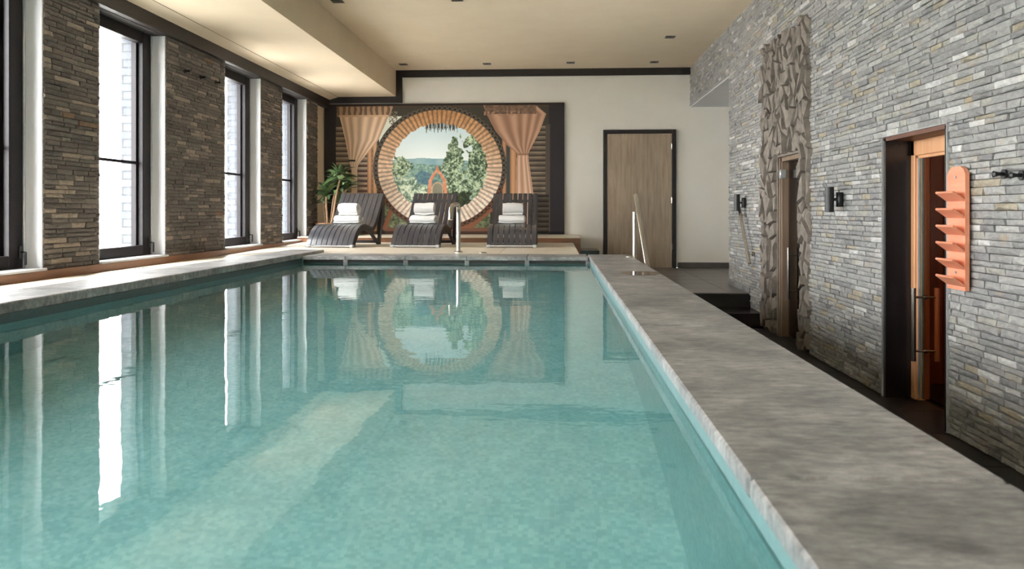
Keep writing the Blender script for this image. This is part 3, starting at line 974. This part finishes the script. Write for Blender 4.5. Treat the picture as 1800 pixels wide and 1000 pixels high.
def build_mural():
    x0, x1, z0, z1 = -4.19, .142, -.412, 1.93
    t = thing('mural', 'large photo mural of a round bamboo window with curtains and treetops, behind the loungers', 'mural', ((x0 + x1) / 2, YB - .02, z0))
    part('panel', MB().box(x0, x1, YB - .045, YB - .001, z0, z1, .002), M['frame'], t)
    W, H = 640, 348
    img = paint_mural(W, H) / 255.0
    lin = np.where(img <= .04045, img / 12.92, ((img + .055) / 1.055) ** 2.4)
    gx = np.linspace(x0 + .004, x1 - .004, W + 1); gz = np.linspace(z1 - .004, z0 + .004, H + 1)
    vs = np.zeros((H + 1, W + 1, 3)); vs[..., 0] = gx[None]; vs[..., 1] = YB - .0465; vs[..., 2] = gz[:, None]
    vs[..., 0] -= t.location.x; vs[..., 1] -= t.location.y; vs[..., 2] -= t.location.z
    idx = np.arange((H + 1) * (W + 1)).reshape(H + 1, W + 1)
    q = np.stack([idx[:-1, :-1], idx[1:, :-1], idx[1:, 1:], idx[:-1, 1:]], -1).reshape(-1, 4)
    me = bpy.data.meshes.new('print')
    me.vertices.add((H + 1) * (W + 1)); me.vertices.foreach_set('co', vs.ravel())
    me.loops.add(q.size); me.loops.foreach_set('vertex_index', q.ravel().astype(np.int32))
    me.polygons.add(len(q)); me.polygons.foreach_set('loop_start', np.arange(0, q.size, 4, dtype=np.int32))
    me.update(calc_edges=True)
    at = me.color_attributes.new('Col', 'FLOAT_COLOR', 'CORNER')
    c = np.ones((H * W, 4, 4)); c[..., :3] = (lin * 1.12).clip(0, .95).reshape(-1, 1, 3)
    at.data.foreach_set('color', c.ravel())
    m, N, L, B = new_mat('mural_print')
    a = N.new('ShaderNodeAttribute'); a.attribute_name = 'Col'
    L.new(a.outputs['Color'], B.inputs['Base Color'])
    B.inputs['Roughness'].default_value = .55; B.inputs['Specular IOR Level'].default_value = .25
    me.materials.append(m)
    o = link('print', me, t); o['label'] = 'printed picture'
build_mural()

# ================================================================== LOUNGERS AND TOWELS
def spline(pts, n):
    out = []
    P = [Vector(p) for p in pts]
    P = [P[0] * 2 - P[1]] + P + [P[-1] * 2 - P[-2]]
    for i in range(1, len(P) - 2):
        for k in range(n):
            t = k / n
            a, b, c, d = P[i - 1], P[i], P[i + 1], P[i + 2]
            out.append(.5 * (2 * b + (c - a) * t + (2 * a - 5 * b + 4 * c - d) * t * t + (3 * b - a - 3 * c + d) * t ** 3))
    out.append(P[-2])
    return out

LW = .69
PROF = spline([(0, .03), (.06, .12), (.18, .23), (.34, .295), (.52, .305), (.70, .272), (.82, .27), (.93, .34), (1.06, .49), (1.18, .63), (1.30, .772)], 5)
def offset(prof, d):
    out = []
    for i, p in enumerate(prof):
        t = (prof[min(i + 1, len(prof) - 1)] - prof[max(i - 1, 0)]).normalized()
        out.append(p + Vector((-t.y, t.x)) * d)
    return out
def strip_mb(prof, d0, d1, x0, x1):
    A, B2 = offset(prof, d0), offset(prof, d1)
    n = len(prof); vs = []; fs = []
    for i in range(n):
        vs += [(x0, *A[i]), (x1, *A[i]), (x1, *B2[i]), (x0, *B2[i])]
    for i in range(n - 1):
        a, b = i * 4, i * 4 + 4
        for k in range(4):
            k2 = (k + 1) % 4
            fs.append((a + k, a + k2, b + k2, b + k))
    fs += [(0, 1, 2, 3), (n * 4 - 4, n * 4 - 3, n * 4 - 2, n * 4 - 1)]
    return MB().add(vs, fs)

def make_lounger(label):
    t = thing('sun_lounger', label, 'sun lounger', group='charcoal slatted loungers on the pool deck')
    n = 9; w = LW / n
    for i in range(n):
        a = -LW / 2 + i * w
        part('slat', strip_mb(PROF, -.012, .010, a + .0055, a + w - .0055), M['lounger'], t, 35, world=False)
    hump = [p for p in PROF if p.x < .84]
    for sx in (-1, 1):
        xa = sx * (LW / 2 - .022)
        part('side_rail', strip_mb(hump, -.085, -.013, xa - .02, xa + .02), M['loungerside'], t, 35, world=False)
        back = [p for p in PROF if p.x >= .80]
        part('back_rail', strip_mb(back, -.06, -.013, xa - .02, xa + .02), M['loungerside'], t, 35, world=False)
        part('leg', MB().prism([(.60, .25), (.70, .23), (1.16, 0), (1.08, 0)], 'x', xa - .02, xa + .02), M['loungerside'], t, world=False)
        part('strut', MB().prism([(1.08, .0), (1.16, .0), (1.315, .76), (1.265, .72)], 'x', xa - .019, xa + .019), M['loungerside'], t, world=False)
        part('foot', MB().box(xa - .024, xa + .024, -.012, .05, 0, .04, .004), M['alu'], t, world=False, label='pale metal foot')
    for (y, z) in ((.05, .03), (.62, .215), (1.12, .04), (1.27, .66)):
        part('crossbar', MB().box(-LW / 2 + .03, LW / 2 - .03, y - .02, y + .02, z - .02, z + .02, .004), M['loungerside'], t, world=False)
    part('front_edge', MB().box(-LW / 2, LW / 2, -.016, .002, .012, .032, .003), M['alu'], t, world=False, label='pale front edging')
    return t
LAB = ['charcoal slatted wave lounger nearest the potted plant, its front sheened pale',
       'charcoal slatted wave lounger in the middle of the three, beside the steel grab rail',
       'charcoal slatted wave lounger furthest right, nearest the wooden door']
lo1 = make_lounger(LAB[0])
spots = []
for i, (xl, yl_, xr, rot) in enumerate(((535, 435, 622, -6.5), (685, 435, 773, -4.0), (855, 435, 943, 0.5))):
    a, b = onZ(xl, yl_, ZD), onZ(xr, yl_, ZD)
    o = lo1 if i == 0 else copy_tree(lo1)
    o['label'] = LAB[i]
    o.location = ((a.x + b.x) / 2, (a.y + b.y) / 2, ZD)
    o.rotation_euler.z = math.radians(rot)
    spots.append(o)

def roll_mesh(name, turns, th, length, sx, sz, seed):
    """a towel rolled in a spiral, axis along x"""
    rs = random.Random(seed)
    n = int(turns * 20)
    ctr = []
    r0 = th * .55
    for i in range(n + 1):
        a = i / n * turns * 2 * math.pi
        r = r0 + th * a / (2 * math.pi)
        ctr.append(Vector((r * math.cos(a), -r * math.sin(a))))
    half = th * .43
    A, B2 = offset(ctr, half), offset(ctr, -half)
    nx = 9
    vs, fs = [], []
    jit = [rs.uniform(-.004, .004) for _ in range(nx)]
    for k in range(nx):
        u = k / (nx - 1) * 2 - 1
        bul = 1 - .06 * abs(u) ** 3
        for q in (A, B2):
            for i, p in enumerate(q):
                wob = 1 + .03 * math.sin(3 * u + i * .21 + seed)
                vs.append((u * length / 2 + .004 * math.sin(i * .5 + seed) * abs(u), p.x * sx * bul * wob, p.y * sz * bul * wob + jit[k]))
    m = n + 1
    for k in range(nx - 1):
        a, b = k * 2 * m, (k + 1) * 2 * m
        for i in range(n):
            fs.append((a + i, a + i + 1, b + i + 1, b + i)); fs.append((a + m + i, b + m + i, b + m + i + 1, a + m + i + 1))
        fs.append((a, b, b + m, a + m)); fs.append((a + n, a + m + n, b + m + n, b + n))
    for e in (0, (nx - 1) * 2 * m):
        for i in range(n): fs.append((e + i, e + m + i, e + m + i + 1, e + i + 1))
    mb = MB().add(vs, fs)
    return mb.mesh(name, M['towel'], 60)

tn = ['left lounger beside the plant', 'middle lounger', 'right-hand lounger']
for i, o in enumerate(spots):
    R = Matrix.Rotation(o.rotation_euler.z, 4, 'Z')
    dxs = (.04, -.02, -.02)[i]
    for j, (turns, th, ln, sx, sz, zc, nm) in enumerate(((2.4, .036, .37, 1.30, .56, 0, 'lower'), (2.3, .030, .29, 1.05, .98, .0, 'upper'))):
        me = roll_mesh('towel', turns, th, ln, sx, sz, i * 3 + j)
        zs_ = [v.co.z for v in me.vertices]; lo_ = min(zs_); hi_ = max(zs_)
        base = .318 if j == 0 else top_prev
        zz = base - lo_ - 0
        top_prev = zz + hi_
        p = Vector(o.location) + R @ Vector((dxs + (.012 if j else 0), .60, zz))
        tw = link('towel', me, None, p)
        tw.rotation_euler = (math.radians(6 if j == 0 else -3), 0, o.rotation_euler.z + math.radians((-3, 2, 4)[i] * (1 if j else -1)))
        tag(tw, 'rolled white towel lying %s on the %s' % ('on top of another' if j else 'underneath another', tn[i]), 'towel', 'white towels on the loungers')

# ================================================================== PLANT
def make_plant():
    base = Vector((-3.93, 13.1, -.417))
    t = thing('potted_dracaena', 'leafy green cane plant in a brown pot in the corner behind the left lounger', 'plant', base)
    part('pot', MB().lathe([(.12, 0), (.15, .02), (.175, .17), (.185, .19), (.185, .215), (.168, .215), (.16, .17)], base, 28), M['terracotta'], t, 35, label='round brown pot')
    part('soil', MB().lathe([(.01, .175), (.16, .17)], base, 20), M['soil'], t)
    rs = random.Random(3)
    heads = [((-3.90, 13.05), (-3.90, 13.02, .30), 30, .30), ((-3.95, 13.1), (-3.97, 13.12, .20), 16, .26),
             ((-3.82, 13.0), (-3.66, 13.0, .56), 36, .32), ((-3.83, 13.1), (-3.58, 13.16, .42), 22, .28), ((-3.88, 13.1), (-3.76, 13.12, .42), 24, .28), ((-3.80, 13.14), (-3.72, 13.2, .10), 14, .26)]
    def leaf_mesh(L_, W_, droop, seed):
        n = 7
        vs, fs = [], []
        for i in range(n):
            s = i / (n - 1)
            wd = W_ * (math.sin(math.pi * min(1, s * .85 + .12)) ** .8) * (1 - s ** 6)
            x = L_ * (s - .22 * droop * s * s); z = L_ * (.42 * s - droop * s * s)
            vs += [(x, -wd / 2, z + .12 * wd), (x, 0, z - .12 * wd), (x, wd / 2, z + .12 * wd)]
        for i in range(n - 1):
            a, b = i * 3, i * 3 + 3
            fs += [(a, a + 1, b + 1, b), (a + 1, a + 2, b + 2, b + 1)]
        return vs, fs
    shared = []
    for k in range(10):
        vs, fs = leaf_mesh(1.0,   .24 + .09 * rs.random(),   .28 + .42 * rs.random(), k)
        shared.append(MB().add(vs, fs).mesh('leaf', M['leaf'] if k % 5 < 3 else M['leaf2'], 60))
    for (bx, by), tip, nl, ll in heads:
        p0 = Vector((bx, by, -.245)); p1 = Vector(tip)
        pts = [p0.lerp(p1, s) + Vector((.008 * math.sin(7 * s), 0, 0)) for s in (0, .2, .4, .6, .8, 1)]
        part('cane', MB().tube(pts, [.02, .019, .018, .018, .017, .016], 10), M['cane'], t, 60)
        for q in range(nl):
            az = q * 2.39996 + rs.uniform(-.2, .2)
            el = math.radians(rs.uniform(-20, 66))
            h = rs.uniform(-.06, .06)
            o = link('leaf', rs.choice(shared), t, (p1 + Vector((0, 0, h))) - base)
            sc = ll * rs.uniform(.75, 1.2)
            o.scale = (sc, sc * rs.uniform(.9, 1.3), sc)
            o.rotation_euler = (rs.uniform(-.3, .3), -el, az)
make_plant()

# ================================================================== RAILS
def bend(pts, r, n=6):
    """round the corners of a polyline"""
    P = [Vector(p) for p in pts]; out = [P[0]]
    for i in range(1, len(P) - 1):
        a = (P[i - 1] - P[i]).normalized(); b = (P[i + 1] - P[i]).normalized()
        p, q = P[i] + a * r, P[i] + b * r
        for k in range(n + 1):
            t = k / n
            out.append(p * (1 - t) ** 2 + P[i] * 2 * t * (1 - t) + q * t * t)
    out.append(P[-1]); return out

g = thing('grab_rail', 'stainless steel pool grab rail on the far deck in front of the middle lounger', 'rail', (-1.19, 9.42, ZD))
part('tube', MB().tube(bend([(-1.19, 9.42, ZD), (-1.19, 9.42, .085), (-1.21, 8.9, .065), (-1.21, 8.86, -.10)], .12, 8), .026, 16), M['steel'], g, 50)
part('flange', MB().lathe([(.055, 0), (.055, .01), (.03, .022)], (-1.19, 9.42, ZD), 20), M['steel'], g, 40, label='round floor flange')
fp = thing('floor_cap', 'small round steel socket cap set in the cream deck right of the grab rail', 'cap', (-.88, 9.30, ZD))
part('ring', MB().lathe([(.05, 0), (.05, .006), (.04, .009)], (-.88, 9.30, ZD), 20), M['steel'], fp, 40)
part('lid', MB().lathe([(.036, 0), (.036, .011), (.03, .012)], (-.88, 9.30, ZD), 20), M['steel'], fp, 40)

g = thing('hand_rail', 'tall stainless steel stair rail on the broad right coping in front of the wooden door', 'rail', (.86, 8.5, ZD))
ra, rb = onX(1117, 343, .872), Vector((.925, 7.9, -.62))
part('tube', MB().tube([ra, rb], .024, 16), M['steel'], g, 50)
part('post', MB().tube([(.852, 8.57, ZD - .3), (.852, 8.57, -.01)], .021, 14), M['steel'], g, 50)
part('flange', MB().lathe([(.045, 0), (.045, .01), (.026, .02)], (.80, 8.57, ZD), 20), M['steel'], g, 40, label='round floor flange')
pd = MB()
pts = []
prs = random.Random(4)
for k in range(28):
    a = 2 * math.pi * k / 28
    pts.append((.685 + .15 * math.cos(a) * (1 + .18 * math.sin(3 * a)) , 6.34 + .24 * math.sin(a) * (1 + .15 * math.cos(2 * a))))
pts = [(min(max(x, .5), .838), max(y, 6.06)) for x, y in pts]
pd.prism(pts, 'z', ZD + .0003, ZD + .0018)
pm, pN, pL, pB = new_mat('puddle_water')
pB.inputs['Base Color'].default_value = srgb(70, 66, 62); pB.inputs['Roughness'].default_value = .03
pu = link('puddle', pd.mesh('puddle', pm)); tag(pu, 'shallow shiny puddle on the grey coping near the steel stair rail', 'puddle')

hr = thing('wall_rail', 'sloping steel handrail fixed to the slate wall below the far sconce', 'rail', (2.36, 9.6, -.3))
a, b = Vector((2.285, 9.90, .045)), Vector((2.285, 9.36, -.62))
part('tube', MB().tube([a, b], .021, 14), M['steel'], hr, 40)
for s in (.14, .84):
    p = a.lerp(b, s)
    part('bracket', MB().tube([p, (2.345, p.y, p.z), (2.352, p.y, p.z)], .008, 10).lathe([(.028, 2.338), (.028, 2.352)], (0, p.y, p.z), 14, 'x'), M['steel'], hr, 40)

# ================================================================== WALL SCONCES
def sconce(px_mount, z, label):
    p = onX(px_mount, 371, XR)
    c = Vector((XR - .115, p.y, z))
    t = thing('wall_sconce', label, 'lamp', (XR, p.y, z), group='black up-and-down sconces on the slate wall')
    part('body', MB().lathe([(.03, -.104), (.036, -.104), (.036, .104), (.03, .104), (.03, .09)], c, 24).lathe([(.03, -.1), (.03, -.085)], c, 24), M['black'], t, 40)
    part('arm', MB().tube([c, (XR - .03, p.y, z)], .012, 10), M['black'], t, 40)
    part('mount', MB().lathe([(.024, -.06), (.028, -.055), (.028, .055), (.024, .06)], (XR - .032, p.y, z), 18), M['black'], t, 40)
sconce(1312, .105, 'black cylinder sconce on the slate wall above the sloping steel handrail')
sconce(1483, .095, 'black cylinder sconce on the slate wall between the rock doorway and sauna')

# ================================================================== COAT HOOKS
def hook(x, y, z, sgn, label, grp):
    t = thing('coat_hook', label, 'hook', (x, y, z), group=grp)
    part('plate', MB().lathe([(.026, -sgn * -.014), (.026, sgn * .006), (.02, sgn * .01)], (x, y, z), 18, 'x'), M['black'], t, 40)
    part('peg', MB().tube([(x, y, z), (x + sgn * .035, y, z), (x + sgn * .05, y, z)], [.011, .009, .014], 10).tube([(x + sgn * .05, y, z), (x + sgn * .062, y, z), (x + sgn * .068, y, z)], [.014, .018, .006], 12), M['black'], t, 50)
for (px_, py_, nm) in ((1772, 306, 'black knob hook on the slate wall beside the orange slipper rack'), (1803, 308, 'black knob hook at the right edge, past the other knob hook')):
    p = onX(px_, py_, XR)
    hook(XR - .012, p.y, p.z, -1, nm, 'black hooks on the slate wall')
for (px_, py_, nm) in ((322, 125, 'nearest of three black hooks high on the left slate pier'), (350, 136, 'middle of three black hooks high on the left slate pier'), (377, 145, 'furthest of three black hooks high on the left slate pier')):
    p = onX(px_, py_, XL)
    hook(XL + .012, p.y, p.z, 1, nm, 'black hooks on the left slate pier')

# ================================================================== SLIPPER RACK
rk = thing('slipper_rack', 'orange wooden slipper rack with six tilted shelves beside the sauna door', 'rack', (XR, 4.655, -.45))
yb0, yb1, zt0, zt1 = 4.555, 4.76, -.455, .258
xr0 = XR - .024
pol = [(yb0, zt0), (yb1, zt0), (yb1, zt1 - .045), (yb1 - .02, zt1 - .018), (yb1 - .06, zt1), (yb0 + .06, zt1), (yb0 + .02, zt1 - .018), (yb0, zt1 - .045)]
part('back_board', MB().prism(pol, 'x', xr0 - .02, xr0 + .004), M['rackwood'], rk)
for i in range(6):
    zj = .062 - i * .0975
    vs_ = []
    part('shelf', MB().cbox((xr0 - .02 - .034, (yb0 + yb1) / 2, zj + .024), (.088, .2, .014), .004, Matrix.Rotation(math.radians(36), 3, 'Y')), M['rackwood'], rk)
for z in (zt1 - .06, zt0 + .10):
    part('screw', MB().lathe([(.009, -.004), (.006, .0)], (xr0 - .0215, (yb0 + yb1) / 2, z), 10, 'x'), M['alu'], rk, 40, label='small pale screw')

# ================================================================== DOWNLIGHTS
dls = [(593, 2, 'over the pool at the top edge, next to the dropped soffit'), (803, -1, 'over the pool at the top edge, right of the soffit one'), (709, 113, 'in the far row, nearest the soffit'), (856, 112, 'in the far row, above the mural'), (1003, 110, 'in the far row, between mural and door'), (1150, 109, 'in the far row, above the door'), (1178, 65, 'alone on the right, nearer than the far row')]
proto = None
for (x, y, nm) in dls:
    p = onZ(x, y, ZC)
    if proto is None:
        proto = thing('downlight', '', 'lamp', (p.x, p.y, ZC), group='square ceiling downlights')
        part('frame', MB().box(p.x - .07, p.x - .05, p.y - .07, p.y + .07, ZC - .006, ZC + .002).box(p.x + .05, p.x + .07, p.y - .07, p.y + .07, ZC - .006, ZC + .002).box(p.x - .05, p.x + .05, p.y - .07, p.y - .05, ZC - .006, ZC + .002).box(p.x - .05, p.x + .05, p.y + .05, p.y + .07, ZC - .006, ZC + .002), M['black'], proto)
        part('housing', MB().box(p.x - .052, p.x + .052, p.y - .052, p.y + .052, ZC - .003, ZC + .003), M['brass'], proto)
        part('bulb', MB().lathe([(.028, -.001), (.026, -.005), (.012, -.006)], (p.x, p.y, ZC - .002), 16), M['black'], proto, 40)
        o = proto
    else:
        o = copy_tree(proto); o.location = (p.x, p.y, ZC)
    o['label'] = 'small dark square downlight ' + nm
